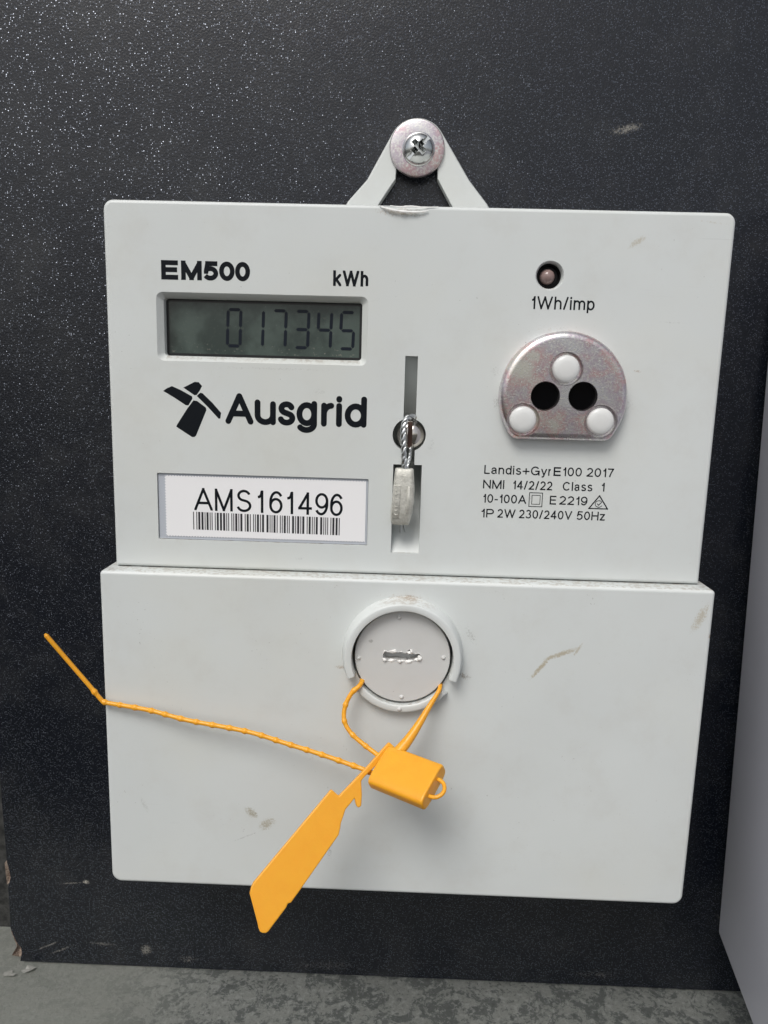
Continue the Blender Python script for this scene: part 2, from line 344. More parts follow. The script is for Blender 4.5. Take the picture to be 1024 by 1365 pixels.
# ------------------------------------------------------------------ stroke lettering
def arc(cx, cy, rx, ry, a0, a1, k=16): return [(cx + rx * cos(rad(a0 + (a1 - a0) * i / k)), cy + ry * sin(rad(a0 + (a1 - a0) * i / k))) for i in range(k + 1)]
X = .72
G = {
 'E': (.62, [[(0, 0), (0, 1)], [(0, 1), (1, 1)], [(0, .52), (.93, .52)], [(0, 0), (1, 0)]], []),
 'M': (.86, [[(0, 0), (0, 1)], [(1, 0), (1, 1)], [(0, 1), (.5, 0)], [(1, 1), (.5, 0)]], []),
 '5': (.60, [[(.93, 1), (.2, 1)], [(.2, 1), (.06, .46)]], [arc(.46, .33, .54, .33, 148, -152)]),
 '0': (.60, [], [arc(.5, .5, .5, .5, 90, 450, 28)]),
 'k': (.58, [[(0, 0), (0, 1)], [(.95, X), (0, .26)], [(.32, .42), (1, 0)]], []),
 'W': (1.16, [[(0, 1), (.25, 0)], [(.25, 0), (.5, 1)], [(.5, 1), (.75, 0)], [(.75, 0), (1, 1)]], []),
 'h': (.55, [[(0, 0), (0, 1)]], [[(0, .40)] + arc(.5, .44, .5, .28, 170, 0) + [(1, -.055)]]),
 'n': (.55, [[(0, 0), (0, X)]], [[(0, .40)] + arc(.5, .44, .5, .28, 170, 0) + [(1, -.055)]]),
 'm': (.88, [[(0, 0), (0, X)]], [[(0, .40)] + arc(.25, .46, .25, .26, 170, 0) + [(.5, -.055)], [(.5, .40)] + arc(.75, .46, .25, .26, 170, 0) + [(1, -.055)]]),
 'u': (.55, [[(1, 0), (1, X)]], [[(0, X + .055)] + arc(.5, .28, .5, .28, 180, 350) + [(1, .32)]]),
 'A': (.80, [[(0, 0), (.5, 1)], [(1, 0), (.5, 1)], [(.2, .31), (.8, .31)]], []),
 's': (.52, [], [arc(.5, .56, .44, .17, 18, 250) + arc(.5, .18, .5, .18, 70, -165)]),
 'S': (.72, [], [arc(.5, .765, .44, .235, 15, 250) + arc(.5, .255, .5, .255, 70, -168)]),
 'g': (.57, [], [arc(.5, .36, .5, .36, 0, 360, 24), [(1, X + .055), (1, .0)] + arc(.48, -.03, .52, .24, 0, -145)]),
 'r': (.32, [[(0, 0), (0, X)]], [[(0, .34)] + arc(.95, .38, .95, .34, 170, 92)]),
 'i': (0, [[(0, 0), (0, X)], [(0, .97), (0, 1)]], []),
 'd': (.57, [[(1, 0), (1, 1)]], [arc(.5, .36, .5, .36, 0, 360, 24)]),
 'p': (.57, [[(0, -.25), (0, X)]], [arc(.5, .36, .5, .36, 0, 360, 24)]),
 '1': (.33, [[(1, 0), (1, 1)]], [[(0, .73), (.4, .745), (.75, .83), (.92, 1.02)]]),
 '/': (.36, [[(0, 0), (1, 1)]], []),
 'L': (.54, [[(0, 0), (0, 1)], [(0, 0), (1, 0)]], []),
 'a': (.56, [], [[(.04, .50)] + arc(.46, .52, .42, .20, 165, 0) + [(.88, .1), (1.0, -.02)], arc(.46, .19, .46, .19, 300, 100) + [(.75, .42), (.88, .47)]]),
 '+': (.66, [[(0, .40), (1, .40)], [(.5, .08), (.5, .72)]], []),
 'G': (.84, [[(.58, .46), (1, .46)], [(1, 0), (1, .46)]], [arc(.5, .5, .5, .5, 38, 340, 26)]),
 'y': (.56, [[(0, X), (.52, 0)], [(1, X), (.45, -.16)]], [[(.46, -.13), (.36, -.24), (.22, -.27), (.06, -.25)]]),
 '2': (.58, [[(0, 0), (1, 0)]], [arc(.5, .70, .48, .30, 165, -35) + [(.45, .25), (.12, .08), (.03, .0)]]),
 '7': (.56, [[(0, 1), (1, 1)]], [[(1, 1), (.66, .6), (.45, .28), (.34, -.05)]]),
 'N': (.72, [[(0, 0), (0, 1)], [(1, 0), (1, 1)], [(0, 1), (1, 0)]], []),
 'I': (0, [[(0, 0), (0, 1)]], []), 'l': (0, [[(0, 0), (0, 1)]], []),
 '4': (.62, [[(.74, 0), (.74, 1)], [(.74, 1), (0, .26)], [(0, .26), (1, .26)]], []),
 'C': (.80, [], [arc(.5, .5, .5, .5, 38, 322, 26)]),
 '-': (.34, [[(0, .36), (1, .36)]], []),
 '9': (.58, [], [arc(.5, .67, .5, .33, 0, 360, 24), [(1, .67)] + arc(.45, .50, .55, .50, 0, -142)]),
 '6': (.58, [], [arc(.5, .33, .5, .33, 0, 360, 24), [(0, .33)] + arc(.55, .50, .55, .50, 180, 38)]),
 'P': (.66, [[(0, 0), (0, 1)]], [[(0, 1), (.55, 1)] + arc(.6, .72, .4, .28, 80, -80) + [(.55, .44), (0, .44)]]),
 '3': (.58, [], [arc(.48, .755, .44, .245, 160, -75), arc(.46, .27, .54, .27, 82, -160)]),
 'V': (.76, [[(0, 1), (.5, 0)], [(.5, 0), (1, 1)]], []),
 'H': (.72, [[(0, 0), (0, 1)], [(1, 0), (1, 1)], [(0, .52), (1, .52)]], []),
 'z': (.50, [[(0, X), (1, X)], [(1, X), (0, 0)], [(0, 0), (1, 0)]], []),
}
def clip(poly, ax, val, sgn):
    out = []
    for i in range(len(poly)):
        a, b = poly[i], poly[(i + 1) % len(poly)]; da = (a[ax] - val) * sgn; db = (b[ax] - val) * sgn
        if da <= 0: out.append(a)
        if da * db < 0:
            t = da / (da - db); out.append((a[0] + (b[0] - a[0]) * t, a[1] + (b[1] - a[1]) * t))
    return out
def glyph(bm, ch, x0, W, base, H, w, y, rnd=False, shear=0.0):
    """x0: left outer edge, W: outer width, H: cap height, w: stroke width, all mm"""
    _, lines, curves = G[ch]
    fx = lambda a: x0 + w / 2 + a * max(W - w, 0)
    fz = lambda b, X_=None: base + w / 2 + b * (H - w)
    lvl = 0
    def addface(poly):
        if len(poly) < 3: return
        poly = [(a + (b - base) * shear, b) for a, b in poly]
        try: sheet(poly, y - .006 * lvl, bm)
        except ValueError: pass
    def cap(p):
        addface(circ(p[0], p[1], w / 2, 14))
    for (a, b) in lines:
        lvl += 1
        p, q = Vector((fx(a[0]), fz(a[1]))), Vector((fx(b[0]), fz(b[1])))
        t = (q - p).normalized(); nn = Vector((-t.y, t.x)) * w / 2; e = 0 if rnd else w
        P, Q = p - t * e, q + t * e
        poly = [tuple(P - nn), tuple(Q - nn), tuple(Q + nn), tuple(P + nn)]
        if not rnd:
            for ax in (0, 1):
                poly = clip(poly, ax, max(p[ax], q[ax]) + w / 2, 1); poly = clip(poly, ax, min(p[ax], q[ax]) - w / 2, -1)
        addface(poly)
        if rnd:
            lvl += 1; cap(p); lvl += 1; cap(q)
    for pts in curves:
        lvl += 1
        V = [Vector((fx(a), fz(b))) for a, b in pts]
        closed = (V[0] - V[-1]).length < 1e-4
        L, R = [], []
        for i, v in enumerate(V):
            pr = V[i - 1] if i else (V[-2] if closed else None); nx = V[i + 1] if i + 1 < len(V) else (V[1] if closed else None)
            d1 = (v - pr).normalized() if pr is not None else None; d2 = (nx - v).normalized() if nx is not None else None
            d = ((d1 or d2) + (d2 or d1)).normalized(); m = Vector((-d.y, d.x))
            k = w / 2
            if d1 and d2: k /= max(.5, d.dot(d1))
            L.append(v + m * k); R.append(v - m * k)
        for i in range(len(V) - 1): addface([tuple(R[i]), tuple(R[i + 1]), tuple(L[i + 1]), tuple(L[i])])
        if rnd and not closed:
            lvl += 1; cap(V[0]); lvl += 1; cap(V[-1])
def text(bm, s, x0, x1, base, H, w, y, gap=.13, space=.30, slope=0.0):
    w *= H; ws = [(space if c == ' ' else max(G[c][0], w / H)) for c in s]
    tot = sum(ws) + gap * (len(s) - 1); k = (x1 - x0) / tot; x = x0
    for c, a in zip(s, ws):
        if c != ' ': glyph(bm, c, x, max(a * k, w), base + slope * (x - x0), H, w, y)
        x += (a + gap) * k
def boxes(bm, items, base, H, w, y, slope=0.0, rnd=False):
    for c, a, b in items: glyph(bm, c, a, b - a, base + slope * (a - items[0][1]), H, w * H, y, rnd)

# ------------------------------------------------------------------ setting
def slab(x0, x1, y0, y1, z0, z1, bev=0):
    bm = bmesh.new(); bmesh.ops.create_cube(bm, size=1)
    for v in bm.verts: v.co = ((x0 + x1) / 2 + v.co.x * (x1 - x0), (y0 + y1) / 2 + v.co.y * (y1 - y0), (z0 + z1) / 2 + v.co.z * (z1 - z0))
    if bev: bmesh.ops.bevel(bm, geom=bm.edges[:], offset=bev, segments=3, affect='EDGES', profile=.5)
    return bm
bm = bmesh.new(); R_ = 6e5
bm.faces.new([bm.verts.new(c) for c in ((-R_, -R_, -1300), (R_, -R_, -1300), (R_, R_, -1300), (-R_, R_, -1300))])
g = obj('ground', bm, 'ground_earth'); g['kind'] = 'structure'

# cabinet back wall seen through the gap left of the board
w_ = obj('cabinet_wall', slab(-240, 260, 46, 50, -240, 180), 'cabinet_metal'); tag(centre_origin(w_), 'dark weathered metal wall in the gap behind the left edge of the black board', 'wall')

# board: outline with broken left edge
BY, BT = 32.0, 9.0
edge = [(-113.2, 175), (-113.0, 40), (-113.1, -60), (-112.8, -120), (-113.0, -158), (-112.9, -177), (-112.2, -179.2), (-111.6, -181.4), (-112.1, -183.2), (-113.1, -184.6),
        (-113.0, -198), (-112.6, -200.6), (-111.2, -202.4), (-110.2, -204.6), (-109.7, -206.4), (-110.6, -208.6), (-110.9, -209.4)]
outline = edge + [(210, -208.6), (210, 175)]
bt = thing('mounting_board', 'glossy black speckled board behind the pale grey meter, broken at its lower left edge', 'board', (0, BY + BT / 2, -209.4))
bm = loft([([(a, b) for a, b in outline], BY), ([(a, b) for a, b in outline], BY + BT)])
bmesh.ops.bevel(bm, geom=[e for e in bm.edges if abs(e.verts[0].co.y - e.verts[1].co.y) < .01 and e.verts[0].co.y < BY + 1], offset=.35, segments=2, affect='EDGES')
obj('board_sheet', bm, 'black_laminate', bt, smooth=40)
def chip(pts, y, seed):
    random.seed(seed); bm = bmesh.new(); vs = []
    c = Vector((sum(p[0] for p in pts) / len(pts), sum(p[1] for p in pts) / len(pts)))
    outer = [bm.verts.new((a, y + random.uniform(-.2, 1.6), b)) for a, b in pts]
    inner = [bm.verts.new((c.x + (a - c.x) * .55 + random.uniform(-.4, .4), y + 1.4 + random.uniform(-1, 1), c.y + (b - c.y) * .55 + random.uniform(-.4, .4))) for a, b in pts]
    back = [bm.verts.new((a, y + 5, b)) for a, b in pts]; k = len(pts)
    for A, B in ((outer, inner), (back, outer)):
        for i in range(k): bm.faces.new((A[i], A[(i + 1) % k], B[(i + 1) % k], B[i]))
    bm.faces.new(inner); bm.faces.new(list(reversed(back))); return bm
obj('chipped_edge', chip([(-113.9, -177.4), (-112.6, -178.2), (-111.7, -181), (-112.3, -183.6), (-114, -184.9)], BY + .6, 3), 'raw_fibreboard', bt)
obj('chipped_edge', chip([(-113.6, -200.2), (-111.6, -201.2), (-110.2, -204), (-109.2, -206.4), (-110.0, -208.2), (-112.0, -209.2), (-113.3, -207.4), (-111.9, -205.0)], BY + .3, 5), 'raw_fibreboard', bt)

# galvanised ledge with turned down front lip
lt = thing('metal_ledge', 'corroded grey galvanised ledge under the black board, stained and scratched', 'ledge', (0, 20, -213))
def led_bm():
    bm = bmesh.new(); nx, ny = 150, 40; g = {}
    for i in range(nx + 1):
        for j in range(ny + 1):
            x = -230 + 460 * i / nx; y = -24 + 82 * j / ny
            g[i, j] = bm.verts.new((x, y, -209.55 + .25 * noise.noise(Vector((x * .05, y * .08, 0))) + .07 * noise.noise(Vector((x * .4, y * .4, 3)))))
    for i in range(nx):
        for j in range(ny): bm.faces.new((g[i, j], g[i + 1, j], g[i + 1, j + 1], g[i, j + 1]))
    bmesh.ops.solidify(bm, geom=bm.faces[:], thickness=1.5); return bm
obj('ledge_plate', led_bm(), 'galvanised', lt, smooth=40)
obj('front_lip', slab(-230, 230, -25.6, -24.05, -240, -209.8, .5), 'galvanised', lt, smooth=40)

# neighbouring pale side panel on the right, a folded sheet with rounded edges
bm = bmesh.new()
def panel_pt(t, z):   # t: 0 at the back edge, 1 at the front edge
    bx = 88.4 + (0.4 if z < -100 else 0); by = 32.5 - (8 - z) * (10.5 / 190)
    return Vector((bx - 16.0 * t, by - 112 * t, z))
prof = []
for z in (10.0, -181.6): prof.append([panel_pt(t, z) for t in (0, 1)])
a0, a1 = prof[0]; b0, b1 = prof[1]
b1 = Vector((b1.x, b1.y, -181.6))
nrm_ = Vector((1, -.14, 0)).normalized() * 34
vs = [bm.verts.new(v) for v in (a0, a1, b1, b0, a0 + nrm_, a1 + nrm_, b1 + nrm_, b0 + nrm_)]
for f in ((0, 1, 2, 3), (7, 6, 5, 4), (0, 4, 5, 1), (1, 5, 6, 2), (2, 6, 7, 3), (3, 7, 4, 0)): bm.faces.new([vs[i] for i in f])
bmesh.ops.bevel(bm, geom=bm.edges[:], offset=1.0, segments=4, affect='EDGES', profile=.5)
pn = obj('side_panel', bm, 'lavender_paint', None, smooth=40)
tag(centre_origin(pn), 'smooth lavender grey panel standing out from the board at the right edge', 'panel')

# ------------------------------------------------------------------ the meter
BASEZ = -154.2
mt = thing('electricity_meter', 'pale grey plastic electricity meter with small display, screwed to the black board', 'electricity meter', (0, BY, BASEZ))
house = obj('upper_housing', rbox(-65, 65, -78.0, 0, 0, BY - .02, (.4, .4, 2.1, 2.1), .85), 'upper_plastic', mt)
bez = loft([(rrect(-54.4, -9.4, -32.6, -18.2, 1.5, 6), -.5), (rrect(-54.3, -9.5, -32.5, -18.3, 1.4, 6), 0.0), (rrect(-53.1, -10.8, -31.4, -19.4, .7, 6), 1.3), (rrect(-53.1, -10.8, -31.4, -19.4, .7, 6), 3.9)])
lab = loft([(rrect(-55.1, -8.6, -71.55, -56.7, .25, 3), -.5), (rrect(-55.1, -8.6, -71.55, -56.7, .25, 3), .9)])
def wedge(x0, x1, z0, d0, z1, d1):
    bm = bmesh.new(); v = [bm.verts.new(c) for c in ((x0, -.5, z0), (x1, -.5, z0), (x1, -.5, z1), (x0, -.5, z1), (x0, d0, z0), (x1, d0, z0), (x1, d1, z1), (x0, d1, z1))]
    for f in ((0, 1, 2, 3), (7, 6, 5, 4), (0, 4, 5, 1), (1, 5, 6, 2), (2, 6, 7, 3), (3, 7, 4, 0)): bm.faces.new([v[i] for i in f])
    return bm
slot1 = wedge(-1.40, 1.28, -30.2, 1.6, -54.2, 15.0)
slot2 = wedge(-3.30, 2.92, -53.3, 15.4, -73.0, .8)
hole1 = loft([(circ(-.05, -46.9, 3.6, 40), -.5), (circ(-.05, -46.9, 3.6, 40), 13.0)])
ledh = lathe(27.95, -13.15, [(0, -.5), (3.3, -.5), (2.95, .02), (2.6, .6), (2.6, 4.0), (0, 4.0)], 36)
dent = bmesh.new(); bmesh.ops.create_uvsphere(dent, u_segments=28, v_segments=14, radius=1)
for v in dent.verts:
    k = 1 + .18 * noise.noise(v.co * 2.5); v.co = (-2.3 + v.co.x * 5.6 * k, -.15 + v.co.y * .75 * k, -.25 + v.co.z * .85 * k)
portpocket = loft([(circ(32.0, -37.7, 3.2, 24), 4.0), (circ(32.0, -37.7, 3.1, 24), 4.2)])
boolean(house, [bez, lab, slot1, slot2, hole1, ledh, dent], .13)
# torn sliver on the dented top edge
pth = spline([(-7.6, -.1, -.25), (-6.2, -.5, -.75), (-4.3, -.62, -1.15), (-2.0, -.6, -1.35), (.6, -.5, -1.3), (2.4, -.35, -1.0)], .15)
obj('torn_sliver', tube(pth, lambda t, i: .08 + .20 * sin(pi * t) * (1 + .5 * noise.noise(Vector((t * 9, 1, 2)))), 8, flat=.6), 'torn_plastic', mt, smooth=60)
pth = spline([(-5.5, -.02, -.1), (-3.5, -.2, -.35), (-1.2, -.25, -.2), (1.5, -.1, -.35), (4.4, -.02, -.15)], .15)
obj('torn_sliver', tube(pth, lambda t, i: .05 + .13 * sin(pi * t) * (1 + .8 * noise.noise(Vector((t * 14, 4, 2)))), 6, flat=.6), 'torn_plastic', mt, smooth=60)

# terminal cover
cov = obj('terminal_cover', rbox(-67.15, 67.15, BASEZ, -78.2, -4, BY - .03, (2.3, 2.3, .9, .9), .8), 'cover_plastic', mt)
PCX, PCZ = 0.0, -95.2
boolean(cov, [loft([(circ(PCX, PCZ, 11.1, 64), -4.5), (circ(PCX, PCZ, 11.1, 64), 3)])], .1)

# raised collar, open at the bottom, and the lower lip
def ringsector(a0, a1, prof, n=72, flat_end=None):
    """prof: closed list of (radius, y); sector from a0 to a1 degrees"""
    bm = bmesh.new(); rings = []
    for i in range(n + 1):
        a = rad(a0 + (a1 - a0) * i / n)
        rings.append([bm.verts.new((PCX + r * cos(a), y, PCZ + r * sin(a))) for r, y in prof])
    k = len(prof)
    for A, B in zip(rings, rings[1:]):
        for j in range(k): bm.faces.new((A[j], B[j], B[(j + 1) % k], A[(j + 1) % k]))
    bm.faces.new(rings[0]); bm.faces.new(list(reversed(rings[-1])))
    return bm
yf = -7.6
bm = ringsector(-21, 201, [(11.1, -3.9), (11.1, yf + .25), (11.2, yf + .06), (11.4, yf), (12.35, yf), (12.6, yf + .08), (12.75, yf + .3), (13.45, -3.9)])
bmesh.ops.bevel(bm, geom=[e for e in bm.edges if len(e.link_faces) == 2 and e.calc_face_angle() > 1.2 and any(len(f.verts) > 6 for f in e.link_faces)], offset=.2, segments=2, affect='EDGES')
obj('seal_collar', bm, 'cover_plastic', mt, smooth=40)
yl = -6.2
bm = ringsector(219, 321, [(11.0, -3.9), (11.0, yl + .2), (11.15, yl + .05), (11.35, yl), (12.3, yl), (12.55, yl + .1), (12.7, yl + .3), (13.3, -3.9)], 40)
bmesh.ops.bevel(bm, geom=[e for e in bm.edges if len(e.link_faces) == 2 and e.calc_face_angle() > 1.2 and any(len(f.verts) > 6 for f in e.link_faces)], offset=.2, segments=2, affect='EDGES')
lip = obj('seal_lip', bm, 'cover_plastic', mt, smooth=40)
obj('moulding_bump', lathe(-.3, -107.0, [(0, yl - .38), (.25, yl - .34), (.5, yl - .1), (.62, yl + .05)], 16), 'plug_plastic', lip, smooth=60)
# plug with torn screwdriver slot
YP = -5.3
plug = obj('seal_plug', disc(PCX, PCZ, 10.5, YP, 2.8, .3, 72, 4), 'plug_plastic', mt)
random.seed(11)
rim = [(-4.3, .6), (-3.9, 1.2), (-3.1, .9), (-2.2, 1.25), (-1.2, 1.0), (-.3, 1.15), (.5, .8), (1.1, 1.5), (1.6, 1.75), (2.1, .95), (2.9, .7), (3.5, .85), (4.2, .2), (3.9, -.3), (3.3, -.55), (2.6, -.9), (1.9, -1.0), (1.3, -1.5), (.7, -1.0), (-.5, -1.15), (-1.6, -.85), (-2.8, -1.15), (-3.9, -.9), (-4.4, -.3)]
RX, RZ = PCX + .05, PCZ + .15
rp = [(RX + a * 1.0, RZ + b * 1.0) for a, b in rim]
inner = [(RX + (a - RX) * .93, RZ + (b - RZ) * .9) for a, b in rp]
boolean(plug, [loft([(rp, YP - 1), (rp, YP + .35), (inner, YP + 1.6), (inner, YP + 2.4)])], None)
P3 = [Vector((a, YP - .05 - .22 * abs(noise.noise(Vector((i * .9, 3, 1)))), b)) for i, (a, b) in enumerate(rp)]
P3 = P3 + P3[:2]
obj('torn_rim', tube(spline(P3, .18), lambda t, i: .04 + .75 * max(0, noise.noise(Vector((i * .17, 0, 7))) + .05), 7), 'torn_plastic', plug, smooth=70)
bm = bmesh.new()
for a, b, s_, h_ in ((1.4, 1.0, .9, .5), (-2.4, -1.25, 1.3, .25), (1.3, -1.4, 1.3, .35), (-.2, -1.4, 1.0, .2), (-2.4, 1.3, 1.2, .2), (3.7, .1, .7, .3), (3.2, -.9, .9, .3)):
    k = 9; c = bm.verts.new((RX + a, YP - h_, RZ + b * .86)); rr = [bm.verts.new((RX + a + s_ * cos(2 * pi * i / k) * random.uniform(.5, 1), YP + .12, RZ + b * .86 + s_ * .6 * sin(2 * pi * i / k) * random.uniform(.5, 1))) for i in range(k)]
    for i in range(k): bm.faces.new((c, rr[i], rr[(i + 1) % k]))
obj('torn_shred', bm, 'torn_plastic', plug, smooth=30)
b0 = obj('moulding_bump', lathe(0, 0, [(0, -.42), (.22, -.38), (.45, -.12), (.55, .05)], 16), 'plug_plastic', plug, smooth=60)
for i, (x, z) in enumerate(((-1.0, -86.2), (-9.6, -95.75), (9.0, -95.0), (.1, -104.5))):
    b = b0 if i == 0 else b0.copy()
    if i: COL.objects.link(b); b.parent = plug
    b.location = Vector((x, YP, z)) * MM
    if i == 0: pass
# the bump mesh was written relative to its parents; bring it back to its own origin
b0.data.transform(Matrix.Translation(worldloc(mt)))
for b in [c for c in plug.children if c.name.startswith('moulding_bump')]: b.location = b.location - worldloc(mt)

# hanger bracket with triangular opening
SX, SZ, SR = -.1, 19.05, 6.87
al = 28
out = []
pl = Vector((-11.9, 11.9)); pr = Vector((12.65, 12.2))
def tangent(p, side):
    d = Vector((SX, SZ)) - p; L = d.length; a = math.atan2(d.y, d.x) + side * math.asin(SR / L); t = math.sqrt(L * L - SR * SR)
    return p + Vector((cos(a), sin(a))) * t
tl, tr = tangent(pl, 1), tangent(pr, -1)
a_r = math.atan2(tr.y - SZ, tr.x - SX); a_l = math.atan2(tl.y - SZ, tl.x - SX)
if a_l < a_r: a_l += 2 * pi
poly = [(17.2, 6.9), (12.65, 12.2)] + [(SX + SR * cos(a_r + (a_l - a_r) * i / 24), SZ + SR * sin(a_r + (a_l - a_r) * i / 24)) for i in range(25)] + [(-11.9, 11.9), (-16.4, 6.9), (-22.4, -3), (23.2, -3)]
cx_, cz_ = 0, 10
def insp(poly, k): return [(a + (cx_ - a) * k, b + (cz_ - b) * k * 1.1) for a, b in poly]
br = obj('hanger_bracket', loft([(insp(poly, .045), 28.6), (insp(poly, .018), 28.75), (poly, 29.3), (poly, BY - .02)]), 'upper_plastic', mt)
hole = [(-4.9, 16), (-5.05, 12.1), (-8.75, 6.6), (-12.2, 0), (12.3, 0), (8.4, 6.7), (5.0, 12.4), (4.9, 16)]
boolean(br, [loft([(hole, 20), (hole, 40)])], .2)

# printed lettering
YT = -.012
def put(name, fill, parent=house, mat='print_black'):
    bm = bmesh.new(); fill(bm); return obj(name, bm, mat, parent, keep=True)
put('lettering', lambda b: boxes(b, [('E', -53.05, -49.5), ('M', -48.85, -44.5), ('5', -44.2, -41.05), ('0', -40.85, -37.6), ('0', -37.5, -34.35)], -15.8, 3.9, .25, YT), mat='worn_print')
put('lettering', lambda b: text(b, 'kWh', -16.95, -9.6, -16.28, 3.15, .18, YT, .10))
put('lettering', lambda b: text(b, '1Wh/imp', 24.4, 37.6, -19.95, 2.62, .138, YT, .13))
def gridword(b):
    boxes(b, [('A', -39.85, -33.75), ('u', -33.5, -28.9), ('s', -28.5, -24.7), ('g', -24.45, -20.0), ('r', -19.15, -16.2), ('i', -15.9, -14.6), ('d', -14.05, -9.3)], -45.6, 6.65, .19, YT, 0, True)
put('lettering', gridword, mat='worn_print')
Bp = [[(-53.27, -38.92), (-52.4, -38.3), (-51.34, -37.84), (-49.5, -38.6), (-47.0, -39.92), (-46.96, -40.43), (-47.85, -41.87), (-48.42, -41.83), (-51, -40.2)],
      [(-48.87, -38.1), (-46.6, -36.9), (-46.33, -36.82), (-45.52, -36.85), (-44.82, -37.67), (-45.3, -38.6), (-46.0, -39.56), (-46.47, -39.67)],
      [(-46.0, -39.8), (-45.5, -39.3), (-45.18, -39.08), (-44.71, -39.2), (-42.6, -41.2), (-40.76, -43.27), (-40.97, -44.5), (-41.35, -44.51), (-43.6, -42.1)],
      [(-46.73, -40.76), (-45.92, -40.87), (-44.04, -42.23), (-43.95, -42.79), (-46.29, -48.3), (-46.6, -48.6), (-47.16, -48.66), (-50.58, -46.52), (-50.48, -46.19), (-48.2, -42.67)]]
lg = put('logo_mark', lambda b: [sheet(p_, YT, b) for p_ in Bp], mat='worn_print')
Z = lambda z_: 16.45 + (z_ - 76) * .0347
T = .145
def line1(b):
    text(b, 'Landis+Gyr', Z(76), Z(495), -54.8, 1.93, T, YT); text(b, 'E', Z(507), Z(552), -54.8, 1.93, .17, YT)
    text(b, '100', Z(563), Z(682), -54.78, 1.93, T, YT); text(b, '2017', Z(712), Z(880), -54.76, 1.93, T, YT)
def line2(b):
    text(b, 'NMI', Z(73), Z(207), -58.0, 1.93, T, YT); text(b, '14/2/22', Z(258), Z(505), -57.98, 1.93, T, YT)
    text(b, 'Class', Z(570), Z(755), -57.95, 1.93, T, YT); text(b, '1', Z(808), Z(830), -57.9, 1.93, T, YT)
def frame(b, x0, x1, z0, z1, t, y):
    for q in ([(x0, z0), (x1, z0), (x1 - t, z0 + t), (x0 + t, z0 + t)], [(x1, z0), (x1, z1), (x1 - t, z1 - t), (x1 - t, z0 + t)], [(x1, z1), (x0, z1), (x0 + t, z1 - t), (x1 - t, z1 - t)], [(x0, z1), (x0, z0), (x0 + t, z0 + t), (x0 + t, z1 - t)]): sheet(q, y, b)
def seg(b, p, q, w, y):
    p, q = Vector(p), Vector(q); t = (q - p).normalized(); n_ = Vector((-t.y, t.x)) * w / 2; p = p - t * w / 2; q = q + t * w / 2
    sheet([tuple(p - n_), tuple(q - n_), tuple(q + n_), tuple(p + n_)], y, b)
def line3(b):
    text(b, '10-100A', Z(75), Z(348), -61.12, 1.93, T, YT); text(b, 'E', Z(495), Z(535), -61.08, 1.93, T, YT); text(b, '2219', Z(555), Z(730), -61.06, 1.93, T, YT)
def line4(b):
    text(b, '1P', Z(68), Z(150), -64.4, 1.93, T, YT); text(b, '2W', Z(172), Z(285), -64.36, 1.93, T, YT)
    text(b, '230/240V', Z(308), Z(640), -64.34, 1.93, T, YT); text(b, '50Hz', Z(670), Z(846), -64.3, 1.93, T, YT)
for f_ in (line1, line2, line3, line4): put('lettering', f_)
def symb(b):
    frame(b, Z(364), Z(450), -61.75, -58.55, .17, YT); frame(b, Z(381), Z(436), -61.2, -59.1, .14, YT)
put('insulation_symbol', symb)
def tri(b):
    A_, B_, C_ = (Z(742), -61.7), (Z(858), -61.7), (Z(803), -58.85)
    for i, (p, q) in enumerate(((A_, B_), (B_, C_), (C_, A_))): seg(b, p, q, .26, YT - .006 * i)
    cx, cz = Z(802), -60.65
    pts = arc(cx, cz, .78, .72, 50, 330, 20)
    for p, q in zip(pts, pts[1:]): seg(b, p, q, .13, YT - .02 - .0015 * (pts.index(p) % 2))
    seg(b, (cx - .3, cz + .02), (cx - .05, cz - .28), .16, YT - .03); seg(b, (cx - .05, cz - .28), (cx + .6, cz + .42), .16, YT - .036)
put('compliance_symbol', tri)

# display
disp = obj('display', loft([(rrect(-53.05, -10.85, -31.35, -19.45, .6, 4), 2.9), (rrect(-53.05, -10.85, -31.35, -19.45, .6, 4), 3.8)]), 'lcd_glass', mt)
def dmask(b):
    frame(b, -53.0, -10.9, -31.3, -19.5, .5, 2.88)
put('display_mask', dmask, disp, 'lcd_mask')
SEGS = {'0': 'abcdef', '1': 'bc', '7': 'abc', '3': 'abgcd', '4': 'fgbc', '5': 'afgcd'}
def digit(b, ch, x0, z0, W, H, t):
    sh = .035
    def hx(p, q):
        p, q = Vector(p), Vector(q); d = (q - p).normalized(); n_ = Vector((-d.y, d.x)) * t / 2; g_ = .10
        p = p + d * g_; q = q - d * g_
        poly = [p, p + d * t / 2 + n_, q - d * t / 2 + n_, q, q - d * t / 2 - n_, p + d * t / 2 - n_]
        sheet([(v.x + (v.y - z0) * sh, v.y) for v in poly], 2.86, b)
    x1, z1, zm = x0 + W, z0 + H, z0 + H / 2
    e = {'a': ((x0, z1), (x1, z1)), 'b': ((x1, zm), (x1, z1)), 'c': ((x1, z0), (x1, zm)), 'd': ((x0, z0), (x1, z0)), 'e': ((x0, z0), (x0, zm)), 'f': ((x0, zm), (x0, z1)), 'g': ((x0, zm), (x1, zm))}
    for s_ in SEGS[ch]: hx(*e[s_])
for i, ch in enumerate('017345'):
    put('digit', lambda b: digit(b, ch, -40.3 + 4.88 * i + .35, -28.95, 2.75, 7.6, .66), disp, 'lcd_segment')

